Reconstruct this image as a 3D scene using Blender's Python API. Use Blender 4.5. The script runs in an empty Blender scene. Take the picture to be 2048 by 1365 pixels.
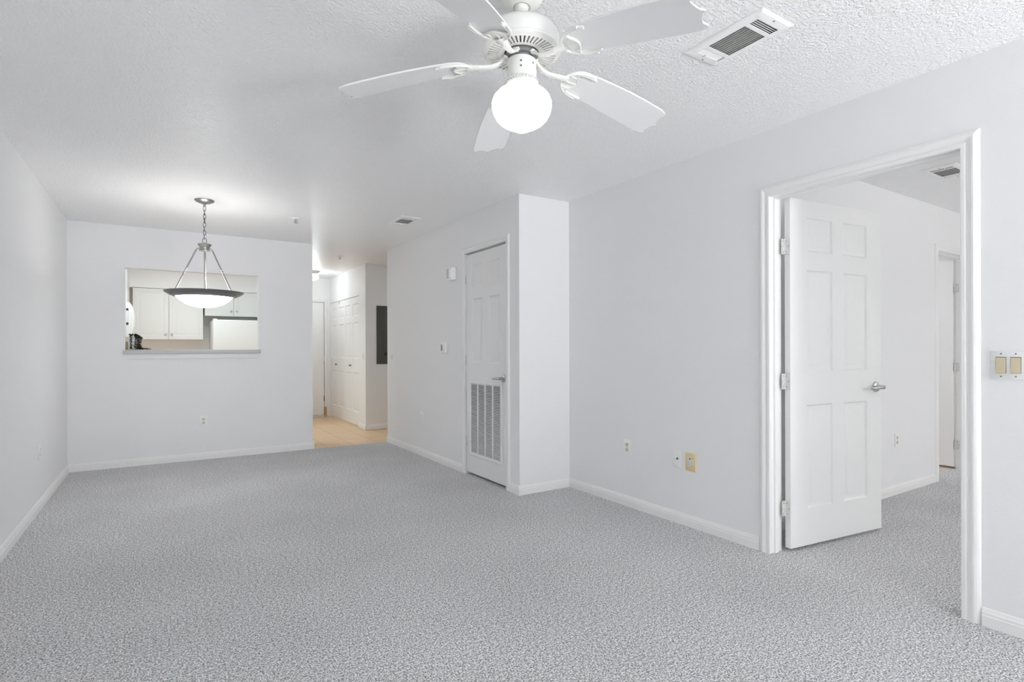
import bpy, bmesh, math, random
from mathutils import Matrix, Vector
random.seed(7)
PI = math.pi
sc = bpy.context.scene
COL = sc.collection

# ------------------------------------------------------------------ measurements (metres)
H = 1.18                                   # lens height
XL, YB, XE = -.766, 6.766, 1.515           # left wall, back wall, free end of the back wall
XC, YC, XR, CE = 2.433, 3.69, 2.945, 2.438 # bump-out side, bump-out front, right wall, ceiling
WT = .115                                  # wall thickness
YF = -3.6                                  # wall behind the lens
YW = 2.055                                 # bedroom wall
XP, YP, YE = 2.515, 7.9, 9.93              # hall closet front, panel wall, entry wall
XBED = 7.7

# ------------------------------------------------------------------ camera, world, light, exposure
yaw, roll = math.radians(32.6292), math.radians(-.1575)
Fw = Vector((math.sin(yaw), math.cos(yaw), 0)); Rt = Vector((math.cos(yaw), -math.sin(yaw), 0)); Up = Vector((0, 0, 1))
R2 = Rt * math.cos(roll) + Up * math.sin(roll); U2 = -Rt * math.sin(roll) + Up * math.cos(roll)
cd = bpy.data.cameras.new('camera'); cam = bpy.data.objects.new('camera', cd); COL.objects.link(cam)
cam.matrix_world = Matrix(((R2.x, U2.x, -Fw.x, 0), (R2.y, U2.y, -Fw.y, 0), (R2.z, U2.z, -Fw.z, H), (0, 0, 0, 1)))
cd.sensor_width = 36; cd.sensor_fit = 'HORIZONTAL'; cd.lens = 1095.04 / 2048 * 36
cd.shift_y = 16.22 / 2048; cd.clip_start = .02
sc.camera = cam

w = bpy.data.worlds.new('world'); sc.world = w; w.use_nodes = True
w.node_tree.nodes['Background'].inputs[0].default_value = (.86, .93, 1, 1)
w.node_tree.nodes['Background'].inputs[1].default_value = 1.0

def lamp(name, kind, loc, power, color=(1, 1, 1), size=(1, 1), rot=(0, 0, 0), radius=.05, parent=None):
    l = bpy.data.lights.new(name, kind); l.energy = power; l.color = color
    if kind == 'AREA': l.shape = 'RECTANGLE'; l.size, l.size_y = size
    else: l.shadow_soft_size = radius
    o = bpy.data.objects.new(name, l); COL.objects.link(o); o.location = loc; o.rotation_euler = rot
    if parent: o.parent = parent
    return o
# daylight coming in through the glass door behind the lens, the bedroom window, the kitchen ceiling light, plus added fill lamps
lamp('daylight_patio', 'AREA', (2.25, YF - .35, 1.15), 15, (.92, .96, 1), (1.3, 2.2), (PI / 2, 0, 0))
lamp('patio_fill_uplight', 'AREA', (2.2, YF - 1.0, -.1), 860, (.97, .985, 1), (2.0, 1.6), (math.radians(160), 0, 0))  # added fill lamp aimed upward to lift the ceiling; no patio floor is modelled
lamp('daylight_bedroom', 'AREA', (5.3, YF - .3, 1.4), 40, (1, .995, .97), (2.3, 1.6), (PI / 2, 0, 0))
lamp('bedroom_fill_uplight', 'AREA', (5.3, YF - 1.0, .2), 540, (1, .995, .97), (2.6, 1.6), (math.radians(155), 0, 0))  # added uplight that brightens the bedroom ceiling; no ground is modelled
lamp('kitchen_ceiling_light', 'AREA', (.35, 8.1, CE - .03), 24, (.84, .95, 1), (1.2, .6), (0, 0, 0))  # unseen electric light at the kitchen ceiling, not daylight
lamp('bathroom_fill', 'AREA', (5.9, 3.3, CE - .03), 12, (.94, .97, 1), (.5, .3), (0, 0, 0))  # unseen lamp added to brighten the bathroom door leaf
lamp('corridor_fill', 'AREA', (3.6, 7.3, CE - .03), 1.4, (.76, .91, 1), (.3, .3), (0, 0, 0))  # unseen bluish fill added to cool the warm panel wall

sc.view_settings.view_transform = 'Standard'; sc.view_settings.look = 'None'
sc.view_settings.exposure = 0.07; sc.view_settings.gamma = 1; sc.view_settings.use_curve_mapping = False
sc.cycles.max_bounces = 16; sc.cycles.diffuse_bounces = 10; sc.cycles.transparent_max_bounces = 12
sc.cycles.use_denoising = True

# ------------------------------------------------------------------ materials
def mat(name, col, rough=.5, metal=0, emit=0, spec=.5, ecol=None):
    m = bpy.data.materials.new(name); m.use_nodes = True
    b = m.node_tree.nodes['Principled BSDF']
    b.inputs['Base Color'].default_value = (*col, 1); b.inputs['Roughness'].default_value = rough
    b.inputs['Metallic'].default_value = metal; b.inputs['Specular IOR Level'].default_value = spec
    if emit:
        b.inputs['Emission Color'].default_value = (*(ecol or col), 1); b.inputs['Emission Strength'].default_value = emit
    return m
def nodes(m): return m.node_tree.nodes, m.node_tree.links, m.node_tree.nodes['Principled BSDF']
def add_bump(m, scale, dist, strength=1, detail=2, rough=.5, kind='NOISE'):
    N, L, b = nodes(m)
    tc = N.new('ShaderNodeTexCoord')
    if kind == 'NOISE':
        t = N.new('ShaderNodeTexNoise'); t.inputs['Detail'].default_value = detail; t.inputs['Roughness'].default_value = rough; out = t.outputs['Fac']
    else:
        t = N.new('ShaderNodeTexVoronoi'); out = t.outputs['Distance']
    t.inputs['Scale'].default_value = scale
    L.new(tc.outputs['Object'], t.inputs['Vector'])
    bp = N.new('ShaderNodeBump'); bp.inputs['Distance'].default_value = dist; bp.inputs['Strength'].default_value = strength
    L.new(out, bp.inputs['Height']); L.new(bp.outputs['Normal'], b.inputs['Normal'])
    return t, bp
M_wall = mat('painted_wall', (.875, .875, .88), .55, spec=.3); add_bump(M_wall, 90, .0008, .5)
M_ceil = mat('textured_ceiling', (.92, .92, .92), .34, spec=.6)
def ceiling_nodes(m):
    N, L, b = nodes(m)
    tc = N.new('ShaderNodeTexCoord')
    t = N.new('ShaderNodeTexNoise'); t.inputs['Scale'].default_value = 88; t.inputs['Detail'].default_value = 2.5; t.inputs['Roughness'].default_value = .5
    L.new(tc.outputs['Object'], t.inputs['Vector'])
    r = N.new('ShaderNodeValToRGB'); r.color_ramp.elements[0].position = .40; r.color_ramp.elements[1].position = .64
    L.new(t.outputs['Fac'], r.inputs['Fac'])
    bp = N.new('ShaderNodeBump'); bp.inputs['Distance'].default_value = .0027; bp.inputs['Strength'].default_value = .8
    L.new(r.outputs['Color'], bp.inputs['Height']); L.new(bp.outputs['Normal'], b.inputs['Normal'])
ceiling_nodes(M_ceil)
M_trim = mat('gloss_trim_paint', (.88, .88, .87), .35, spec=.4)
M_door = mat('door_paint', (.87, .87, .865), .4, spec=.45)
M_fan = mat('fan_white_enamel', (.82, .82, .79), .35)
M_blade = mat('fan_blade_white', (.82, .82, .82), .4)
M_plast = mat('white_plastic', (.91, .91, .90), .35)
M_cream = mat('almond_plastic', (.66, .58, .40), .4)
M_yellow = mat('yellowed_plastic', (.78, .62, .32), .4)
M_ivory = mat('ivory_plastic', (.72, .69, .60), .4)
M_dark = mat('dark_slot', (.03, .03, .03), .6)
M_void = mat('gap_shade_dark', (.05, .05, .048), .8)  # dark colour standing for shade in gaps
M_slotgrey = mat('duct_shade_grey', (.27, .27, .265), .8)  # grey standing for the shaded inside of the ceiling ducts
M_nickel = mat('brushed_nickel', (.40, .395, .375), .34, 1)
M_pewter = mat('pewter_metal', (.27, .27, .27), .38, 1)
M_chain = mat('dark_chain', (.14, .14, .135), .35, 1)
M_darkmetal = mat('dark_steel', (.30, .30, .31), .45, .8)
M_chrome = mat('satin_chrome', (.55, .55, .54), .25, 1)
M_hinge = mat('painted_hinge', (.74, .74, .72), .35, .2)
M_screw = mat('screw_steel', (.22, .22, .21), .4, .8)
M_globe = mat('lit_opal_globe', (.9, .9, .88), .3, emit=1.4, ecol=(1, .985, .94))
M_bowl = mat('lit_frosted_bowl', (.9, .9, .9), .4, emit=8.5, ecol=(1, .99, .97))
M_bulb = mat('lit_bulb', (.9, .9, .9), .4, emit=5, ecol=(1, .99, .96))
M_cab = mat('cabinet_white', (.80, .80, .78), .4)
M_app = mat('appliance_white', (.76, .76, .745), .3)
M_black = mat('black_plastic', (.02, .02, .02), .4)
M_panel = mat('panel_grey_steel', (.085, .087, .078), .45, .1)
M_lcd = mat('lcd_grey', (.22, .23, .20), .3)
M_wood = mat('bare_wood', (.55, .30, .13), .6); add_bump(M_wood, 60, .001)
M_rust = mat('rusted_hinge', (.22, .09, .03), .7, .3)
M_pot = mat('pot_ceramic', (.78, .78, .77), .4)
M_stand = mat('stand_beige', (.62, .58, .47), .6)
M_block = mat('block_tan', (.42, .34, .25), .6)
M_leaf = mat('vine_leaf', (.022, .028, .012), .5); M_vine = mat('vine_stem', (.035, .03, .015), .6)
M_ledge = mat('ledge_laminate', (.60, .60, .61), .4)
M_glass = bpy.data.materials.new('window_glass'); M_glass.use_nodes = True
def glass_nodes(m):
    N, L = m.node_tree.nodes, m.node_tree.links
    N.remove(N['Principled BSDF'])
    a, g, x = N.new('ShaderNodeBsdfTransparent'), N.new('ShaderNodeBsdfGlossy'), N.new('ShaderNodeMixShader')
    g.inputs['Roughness'].default_value = .02; x.inputs[0].default_value = .06
    L.new(a.outputs[0], x.inputs[1]); L.new(g.outputs[0], x.inputs[2]); L.new(x.outputs[0], N['Material Output'].inputs[0])
glass_nodes(M_glass)

M_carpet = mat('grey_carpet', (.4, .4, .42), .95, spec=.1)
def carpet_nodes(m):
    N, L, b = nodes(m)
    tc = N.new('ShaderNodeTexCoord')
    n1 = N.new('ShaderNodeTexNoise'); n1.inputs['Scale'].default_value = 150; n1.inputs['Detail'].default_value = 2.5; n1.inputs['Roughness'].default_value = .7
    n3 = N.new('ShaderNodeTexNoise'); n3.inputs['Scale'].default_value = 60; n3.inputs['Detail'].default_value = 2; n3.inputs['Roughness'].default_value = .7
    n2 = N.new('ShaderNodeTexNoise'); n2.inputs['Scale'].default_value = 1.6; n2.inputs['Detail'].default_value = 3
    for n in (n1, n2, n3): L.new(tc.outputs['Object'], n.inputs['Vector'])
    fm = N.new('ShaderNodeMix'); fm.data_type = 'FLOAT'; fm.inputs['Factor'].default_value = .22
    L.new(n1.outputs['Fac'], fm.inputs['A']); L.new(n3.outputs['Fac'], fm.inputs['B'])
    r = N.new('ShaderNodeValToRGB'); e = r.color_ramp.elements
    e[0].position = .40; e[0].color = (.19, .188, .195, 1); e[1].position = .59; e[1].color = (1, .995, 1, 1)
    k = e.new(.50); k.color = (.565, .56, .572, 1)
    L.new(fm.outputs['Result'], r.inputs['Fac'])
    mx = N.new('ShaderNodeMix'); mx.data_type = 'RGBA'; mx.blend_type = 'MULTIPLY'; mx.inputs['Factor'].default_value = 1
    r2 = N.new('ShaderNodeValToRGB'); r2.color_ramp.elements[0].position = .3; r2.color_ramp.elements[0].color = (.9, .9, .9, 1)
    r2.color_ramp.elements[1].position = .7; r2.color_ramp.elements[1].color = (1, 1, 1, 1)
    L.new(n2.outputs['Fac'], r2.inputs['Fac'])
    L.new(r.outputs['Color'], mx.inputs['A']); L.new(r2.outputs['Color'], mx.inputs['B']); L.new(mx.outputs['Result'], b.inputs['Base Color'])
    bp = N.new('ShaderNodeBump'); bp.inputs['Distance'].default_value = .004; bp.inputs['Strength'].default_value = .4
    L.new(n1.outputs['Fac'], bp.inputs['Height']); L.new(bp.outputs['Normal'], b.inputs['Normal'])
carpet_nodes(M_carpet)
def tile_mat(name, c1, c2, grout, size, ox, oy):
    m = mat(name, c1, .35)
    N, L, b = nodes(m)
    tc = N.new('ShaderNodeTexCoord'); mp = N.new('ShaderNodeMapping')
    mp.inputs['Location'].default_value = (-ox, -oy, 0)
    L.new(tc.outputs['Object'], mp.inputs['Vector'])
    t = N.new('ShaderNodeTexBrick'); t.offset = 0; t.squash = 1
    t.inputs['Scale'].default_value = 1; t.inputs['Brick Width'].default_value = size; t.inputs['Row Height'].default_value = size
    t.inputs['Mortar Size'].default_value = .0035; t.inputs['Color1'].default_value = (*c1, 1); t.inputs['Color2'].default_value = (*c2, 1); t.inputs['Mortar'].default_value = (*grout, 1)
    L.new(mp.outputs['Vector'], t.inputs['Vector'])
    n = N.new('ShaderNodeTexNoise'); n.inputs['Scale'].default_value = 9; n.inputs['Detail'].default_value = 4
    L.new(tc.outputs['Object'], n.inputs['Vector'])
    r = N.new('ShaderNodeValToRGB'); r.color_ramp.elements[0].color = (.88, .88, .88, 1); r.color_ramp.elements[1].color = (1, 1, 1, 1)
    L.new(n.outputs['Fac'], r.inputs['Fac'])
    mx = N.new('ShaderNodeMix'); mx.data_type = 'RGBA'; mx.blend_type = 'MULTIPLY'; mx.inputs['Factor'].default_value = 1
    L.new(t.outputs['Color'], mx.inputs['A']); L.new(r.outputs['Color'], mx.inputs['B']); L.new(mx.outputs['Result'], b.inputs['Base Color'])
    return m
M_tile = tile_mat('beige_floor_tile', (.86, .61, .37), (.83, .585, .355), (.50, .34, .20), .31, 1.69, 7.25)
M_tile2 = tile_mat('bathroom_tile', (.70, .60, .53), (.68, .58, .51), (.4, .3, .25), .31, .1, .2)

# ------------------------------------------------------------------ mesh helpers
class MB:
    def __init__(s): s.bm = bmesh.new(); s.T = Matrix.Identity(4)
    def at(s, loc=(0, 0, 0), rz=0, m=None):
        s.T = Matrix.Translation(loc) @ Matrix.Rotation(rz, 4, 'Z') @ (m or Matrix.Identity(4)); return s
    def v(s, p): return s.bm.verts.new(s.T @ Vector(p))
    def face(s, pts): return s.bm.faces.new([s.v(p) for p in pts])
    def mesh(s, pts, faces):
        vs = [s.v(p) for p in pts]
        for f in faces:
            try: s.bm.faces.new([vs[i] for i in f])
            except ValueError: pass
    def box(s, x0, x1, y0, y1, z0, z1, bev=0, seg=2):
        t = bmesh.new(); bmesh.ops.create_cube(t, size=1)
        for v in t.verts: v.co = Vector(((x0 + x1) / 2 + v.co.x * (x1 - x0), (y0 + y1) / 2 + v.co.y * (y1 - y0), (z0 + z1) / 2 + v.co.z * (z1 - z0)))
        if bev: bmesh.ops.bevel(t, geom=t.edges[:], offset=bev, segments=seg, affect='EDGES', profile=.5)
        s.join(t); return s
    def join(s, t):
        t.verts.index_update(); vs = [s.v(v.co) for v in t.verts]
        for f in t.faces:
            try: s.bm.faces.new([vs[v.index] for v in f.verts])
            except ValueError: pass
        t.free()
    def lathe(s, prof, n=32, m=None):
        m = m or Matrix.Identity(4); rings = []
        for r, z in prof:
            if r < 1e-6: rings.append([s.v(m @ Vector((0, 0, z)))])
            else: rings.append([s.v(m @ Vector((r * math.cos(2 * PI * i / n), r * math.sin(2 * PI * i / n), z))) for i in range(n)])
        for a, b in zip(rings, rings[1:]):
            for i in range(n):
                j = (i + 1) % n
                f = [a[i % len(a)], a[j % len(a)], b[j % len(b)], b[i % len(b)]]
                f = [x for k, x in enumerate(f) if x not in f[:k]]
                if len(f) > 2: s.bm.faces.new(f)
        return s
    def tube(s, pts, r, n=8, closed=False, cap=True):
        pts = [Vector(p) for p in pts]; N = len(pts); rs = r if isinstance(r, (list, tuple)) else [r] * N
        rings = []; up = None
        for i, p in enumerate(pts):
            a = pts[i - 1] if (i or closed) else p; b = pts[(i + 1) % N] if (i < N - 1 or closed) else p
            d = (b - a).normalized()
            if up is None: up = d.orthogonal().normalized()
            up = (up - d * up.dot(d)).normalized(); q = d.cross(up)
            rings.append([s.v(p + (up * math.cos(2 * PI * k / n) + q * math.sin(2 * PI * k / n)) * rs[i]) for k in range(n)])
        pairs = list(zip(rings, rings[1:])) + ([(rings[-1], rings[0])] if closed else [])
        for a, b in pairs:
            for k in range(n): s.bm.faces.new([a[k], a[(k + 1) % n], b[(k + 1) % n], b[k]])
        if cap and not closed: s.bm.faces.new(rings[0][::-1]); s.bm.faces.new(rings[-1])
        return s
    def prism(s, outline, z0, z1):
        a = [s.v((x, y, z0)) for x, y in outline]; b = [s.v((x, y, z1)) for x, y in outline]; n = len(a)
        s.bm.faces.new(a[::-1]); s.bm.faces.new(b)
        for i in range(n): s.bm.faces.new([a[i], a[(i + 1) % n], b[(i + 1) % n], b[i]])
        return s
    def sweep(s, prof, a, b, nrm):
        """profile (out, up) extruded from a to b along the floor; nrm is the way the board faces"""
        a, b, nrm = Vector(a), Vector(b), Vector(nrm)
        A = [s.v(a + nrm * o + Vector((0, 0, u))) for o, u in prof]; B = [s.v(b + nrm * o + Vector((0, 0, u))) for o, u in prof]
        for i in range(len(prof) - 1): s.bm.faces.new([A[i], A[i + 1], B[i + 1], B[i]])
        s.bm.faces.new(A); s.bm.faces.new(B[::-1]); return s
    def build(s, name, m, parent=None, angle=35, own=False):
        bmesh.ops.recalc_face_normals(s.bm, faces=s.bm.faces[:])
        loc = Vector((0, 0, 0))
        if own and s.bm.verts:
            xs = [v.co for v in s.bm.verts]
            loc = Vector(((min(c.x for c in xs) + max(c.x for c in xs)) / 2, (min(c.y for c in xs) + max(c.y for c in xs)) / 2, min(c.z for c in xs)))
            bmesh.ops.translate(s.bm, verts=s.bm.verts[:], vec=-loc)
        me = bpy.data.meshes.new(name); s.bm.to_mesh(me); s.bm.free()
        me.shade_smooth(); me.set_sharp_from_angle(angle=math.radians(angle))
        me.materials.append(m)
        o = bpy.data.objects.new(name, me); COL.objects.link(o); o.location = loc
        if parent: o.parent = parent
        return o
def tag(o, label=None, cat=None, group=None, kind=None):
    if label: o['label'] = label
    if cat: o['category'] = cat
    if group: o['group'] = group
    if kind: o['kind'] = kind
    return o
def thing(name, label, cat, loc=(0, 0, 0), rz=0, group=None):
    o = bpy.data.objects.new(name, None); COL.objects.link(o); o.location = loc; o.rotation_euler = (0, 0, rz); o.empty_display_size = .1
    return tag(o, label, cat, group)
def struct(o, label=None, cat=None): return tag(o, label, cat, None, 'structure')
def copy_tree(o, parent=None):
    c = o.copy(); COL.objects.link(c)
    if parent: c.parent = parent
    for ch in list(o.children): copy_tree(ch, c)
    return c
RX90 = Matrix.Rotation(PI / 2, 4, 'X')      # local +Z of a lathe turned to face -Y

def wall_mb(mb, u0, u1, z0, z1, t, holes=()):
    """wall in the local XZ plane, front at y=0, back at y=t, with rectangular holes (u0,u1,z0,z1)"""
    us = sorted({u0, u1, *[h[0] for h in holes], *[h[1] for h in holes]}); us = [u for u in us if u0 <= u <= u1]
    zs = sorted({z0, z1, *[h[2] for h in holes], *[h[3] for h in holes]}); zs = [z for z in zs if z0 <= z <= z1]
    nu, nz = len(us) - 1, len(zs) - 1
    def solid(i, k):
        if not (0 <= i < nu and 0 <= k < nz): return False
        cu, cz = (us[i] + us[i + 1]) / 2, (zs[k] + zs[k + 1]) / 2
        return not any(h[0] < cu < h[1] and h[2] < cz < h[3] for h in holes)
    for i in range(nu):
        for k in range(nz):
            if not solid(i, k): continue
            a, b, c, d = us[i], us[i + 1], zs[k], zs[k + 1]
            mb.face([(a, 0, c), (b, 0, c), (b, 0, d), (a, 0, d)]); mb.face([(a, t, c), (a, t, d), (b, t, d), (b, t, c)])
            if not solid(i - 1, k): mb.face([(a, 0, c), (a, 0, d), (a, t, d), (a, t, c)])
            if not solid(i + 1, k): mb.face([(b, 0, c), (b, t, c), (b, t, d), (b, 0, d)])
            if not solid(i, k - 1): mb.face([(a, 0, c), (a, t, c), (b, t, c), (b, 0, c)])
            if not solid(i, k + 1): mb.face([(a, 0, d), (b, 0, d), (b, t, d), (a, t, d)])
    bmesh.ops.remove_doubles(mb.bm, verts=mb.bm.verts[:], dist=1e-5)

# wall facing -X: rz=-90 (local x runs to -Y); facing -Y: rz=0; facing +X: rz=+90 (local x runs to +Y)
def wall(name, origin, rz, u0, u1, holes=(), t=WT, z0=0, z1=CE, m=None):
    mb = MB().at(origin, rz); wall_mb(mb, u0, u1, z0, z1, t, holes)
    return struct(mb.build(name, m or M_wall))

# ------------------------------------------------------------------ the room shell
mb = MB(); mb.box(XL - .1, XC + .55, YF - .1, YB - .004, -.05, 0); mb.box(XC + .55, XBED + .1, YF - .1, YW + .115, -.05, 0)
struct(mb.build('floor', M_carpet))
mb = MB(); mb.box(XL - .1, 4.2, YB - .004, YE + .2, -.05, -.003)
struct(mb.build('floor_hall', M_tile))
mb = MB(); mb.box(5.0, XBED + .1, YW + .115, 4.4, -.05, -.003)
struct(mb.build('floor_bathroom', M_tile2))
mb = MB(); mb.box(XL - .2, XBED + .2, YF - .2, YE + .3, CE, CE + .08)
struct(mb.build('ceiling', M_ceil))

PT = (-.308, .930, 1.155, 2.017)           # pass-through
wall('wall_left', (XL, 0, 0), PI / 2, YF, YB + .02)
wall('wall_back', (0, YB, 0), 0, XL - .1, XE, [PT])
D2 = (.957, 1.848, 2.052); WR = .098                  # bedroom doorway: near jamb, far jamb, head
JT = .018
wall('wall_right', (XR, 0, 0), -PI / 2, -YB - .115, -YF, [(-D2[1] - JT, -D2[0] + JT, 0, D2[2] + JT)], t=WR)
wall('wall_bumpout_front', (0, YC, 0), 0, XC, XR)
D1 = (3.885, 4.627, 2.085)                 # utility door opening
wall('wall_bumpout_side', (XC, 0, 0), -PI / 2, -6.755, -YC - WT, [(-D1[1] - JT, -D1[0] + JT, 0, D1[2] + JT)])
wall('wall_corridor_front', (0, 6.76 - .1, 0), 0, XC + WT, 4.1, t=.1)
wall('wall_corridor_end', (4.0, 0, 0), -PI / 2, -YP - .1, -6.7)
wall('wall_panel', (0, YP, 0), 0, XP + .1, 4.1, t=.1)
D5 = (8.222, 9.866, 2.022)                 # hall closet opening
wall('wall_hall_right', (XP, 0, 0), -PI / 2, -YE, -YP, [(-D5[1], -D5[0], 0, D5[2])], t=.1)
D4 = (1.545, 2.425, 2.015)                 # entry door opening
wall('wall_entry', (0, YE, 0), 0, XL - .1, 4.1, [(D4[0] - JT, D4[1] + JT, 0, D4[2] + JT)])
wall('wall_entry_outside', (0, YE + .3, 0), 0, 1.2, 2.8, t=.05)
wall('wall_hall_left', (XE - WT, 0, 0), -PI / 2, -YE, -YB - WT, [(-8.7, -7.3, 0, 2.09)], t=WT)
wall('wall_kitchen_left', (-.70, 0, 0), PI / 2, YB + WT, YE, t=.06)
PW = (1.55, 2.87, .03, 2.08)
wall('wall_front', (0, YF, 0), PI, -XR, -XL, [(-PW[1], -PW[0], PW[2], PW[3])])
BWN = (4.2, 6.4, .75, 2.05)
wall('wall_bedroom_front', (0, YF, 0), PI, -XBED, -XR - WT, [(-BWN[1], -BWN[0], BWN[2], BWN[3])])
wall('wall_bedroom_right', (XBED, 0, 0), -PI / 2, -4.4, -YF)
D3 = (5.795, 6.545, 2.045)                 # bathroom doorway
wall('wall_bedroom_back', (0, YW, 0), 0, XR + WT, XBED, [(D3[0] - JT, D3[1] + JT, 0, D3[2] + JT)])
wall('wall_bathroom_back', (0, 4.3, 0), 0, 5.0, XBED); wall('wall_bathroom_right', (6.78, 0, 0), -PI / 2, -4.3, -YW - WT, t=.1); wall('wall_bathroom_left', (5.1, 0, 0), PI / 2, YW + WT, 4.3)
# soffit boxed in above the kitchen cabinets
mb = MB(); mb.box(-.70, XE - WT, 9.575, YE, 2.09, CE - .001); mb.box(-.70, -.385, YB + WT, 9.575, 2.09, CE - .001)
struct(mb.build('wall_soffit', M_wall))

# baseboards
BP = [(0, 0), (.013, 0), (.013, .044), (.010, .048), (.010, .057), (.007, .062), (.004, .073), (0, .076)]
def baseboard(name, runs):
    mb = MB()
    for a, b, n in runs: mb.sweep(BP, (*a, 0), (*b, 0), (*n, 0))
    struct(mb.build(name, M_trim, angle=20))
baseboard('baseboard_left', [((XL, YF), (XL, YB), (1, 0))])
baseboard('baseboard_back', [((XL, YB), (XE + .013, YB), (0, -1)), ((XE, YB), (XE, YB + WT + 2), (1, 0))])
CW = .068                                   # casing width
baseboard('baseboard_right', [((XR, YC), (XR, D2[1] + CW + .004), (-1, 0)), ((XR, D2[0] - CW - .004), (XR, YF), (-1, 0))])
baseboard('baseboard_bumpout', [((XC - .013, YC), (XR, YC), (0, -1)), ((XC, YC), (XC, D1[0] - .054), (-1, 0)), ((XC, D1[1] + .062), (XC, 6.755), (-1, 0))])
baseboard('baseboard_hall', [((XP, YP), (4, YP), (0, -1)), ((XP, YP - .013), (XP, D5[0] - .002), (-1, 0)), ((1.6, YE), (D4[0] - .06, YE), (0, -1))])
baseboard('baseboard_bedroom', [((XR + WT, YW), (D3[0] - .062, YW), (0, -1)), ((D3[1] + .062, YW), (XBED, YW), (0, -1))])

# casings with mitred corners, jambs and stops
COLONIAL = [(0, 0), (0, .009), (.004, .011), (.016, .011), (.020, .008), (.026, .009), (.040, .0145), (.047, .015), (.056, .012), (.063, .007), (1, .001), (1.001, 0)]
def casing(name, origin, rz, wd, ht, width=CW, depth=WT, stop=True, both=True, sides=(1, 1, 1), stop_at=.045):
    """opening spans local x 0..wd, z 0..ht; front of the wall is y=0"""
    mb = MB().at(origin, rz); k = width / .068
    prof = [((a * k if a < 1 else width), d) for a, d in COLONIAL]
    for sgn, y0 in ((-1, 0), (1, depth)):
        if sgn == 1 and not both: continue
        for (a0, d0), (a1, d1) in zip(prof, prof[1:]):
            P = lambda a, d: [(-a, y0 + sgn * d, 0), (-a, y0 + sgn * d, ht + a), (wd + a, y0 + sgn * d, ht + a), (wd + a, y0 + sgn * d, 0)]
            p, q = P(a0, d0), P(a1, d1)
            for i in range(3):
                if sides[i]: mb.face([p[i], p[i + 1], q[i + 1], q[i]])
    e = .0012
    mb.box(-JT, 0, e, depth - e, 0, ht); mb.box(wd, wd + JT, e, depth - e, 0, ht); mb.box(-JT, wd + JT, e, depth - e, ht, ht + JT)
    if stop:
        s0, s1 = stop_at, stop_at + .032
        mb.box(0, .010, s0, s1, 0, ht); mb.box(wd - .010, wd, s0, s1, 0, ht); mb.box(.01, wd - .01, s0, s1, ht - .010, ht)
    return struct(mb.build(name, M_trim, angle=18))
casing('trim_1', (XC, D1[1], 0), -PI / 2, D1[1] - D1[0], D1[2], width=.054, stop=True, both=False, stop_at=.05)
casing('trim_2', (XR, D2[1], 0), -PI / 2, D2[1] - D2[0], D2[2], depth=WR, stop_at=.030)
casing('trim_3', (D3[0], YW, 0), 0, D3[1] - D3[0], D3[2], width=.06, stop_at=.034)
t4 = casing('trim_4', (D4[0], YE, 0), 0, D4[1] - D4[0], D4[2], width=.05, stop=True, both=False, stop_at=.06)
mb = MB(); mb.box(D4[1] - .002, D4[1] + .034, YE - .0165, YE + .02, .0, .17, .002)
tag(mb.build('bare_wood_patch', M_wood, t4), 'bare orange-brown wood where the paint is worn off')
mb = MB(); mb.box(XP - .004, XP + .05, D5[0], D5[1], D5[2] - .022, D5[2] - .001); mb.box(XP + .02, XP + .05, D5[0] + .01, D5[1] - .01, D5[2] - .032, D5[2] - .022)
struct(mb.build('trim_5', M_trim))

# ------------------------------------------------------------------ doors
def panel_grid(mb, W, Ht, panels, y, out, prof):
    """a face in the local XZ plane at depth y, facing local -Y*out; raised panels in it"""
    us = sorted({0, W, *[c for p in panels for c in p[:2]]}); zs = sorted({0, Ht, *[c for p in panels for c in p[2:]]})
    for i in range(len(us) - 1):
        for k in range(len(zs) - 1):
            cu, cz = (us[i] + us[i + 1]) / 2, (zs[k] + zs[k + 1]) / 2
            if any(p[0] < cu < p[1] and p[2] < cz < p[3] for p in panels): continue
            mb.face([(us[i], y, zs[k]), (us[i + 1], y, zs[k]), (us[i + 1], y, zs[k + 1]), (us[i], y, zs[k + 1])])
    for a, b, c, d in panels:
        rings = [[(a + q, y + out * e, c + q), (b - q, y + out * e, c + q), (b - q, y + out * e, d - q), (a + q, y + out * e, d - q)] for q, e in prof]
        for r0, r1 in zip(rings, rings[1:]):
            for j in range(4): mb.face([r0[j], r0[(j + 1) % 4], r1[(j + 1) % 4], r1[j]])
        mb.face(rings[-1])
PROF = [(0, 0), (.004, .004), (.010, .009), (.026, .010), (.036, .005), (.044, .004)]
def slab(W, Ht, t, panels, prof=PROF, back=True):
    mb = MB(); panel_grid(mb, W, Ht, panels, 0, 1, prof)
    panel_grid(mb, W, Ht, panels if back else [], t, -1, prof)
    for a, b in (((0, 0), (W, 0)), ((W, 0), (W, Ht)), ((W, Ht), (0, Ht)), ((0, Ht), (0, 0))):
        mb.face([(a[0], 0, a[1]), (b[0], 0, b[1]), (b[0], t, b[1]), (a[0], t, a[1])])
    bmesh.ops.remove_doubles(mb.bm, verts=mb.bm.verts[:], dist=1e-5)
    return mb
def six(W, rows=((.225, .83), (1.03, 1.63), (1.735, 1.94)), st=.135, mid=.105):
    c0, c1 = (st, (W - mid) / 2), ((W + mid) / 2, W - st)
    return [(*c, *r) for r in rows for c in (c0, c1)]
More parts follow.
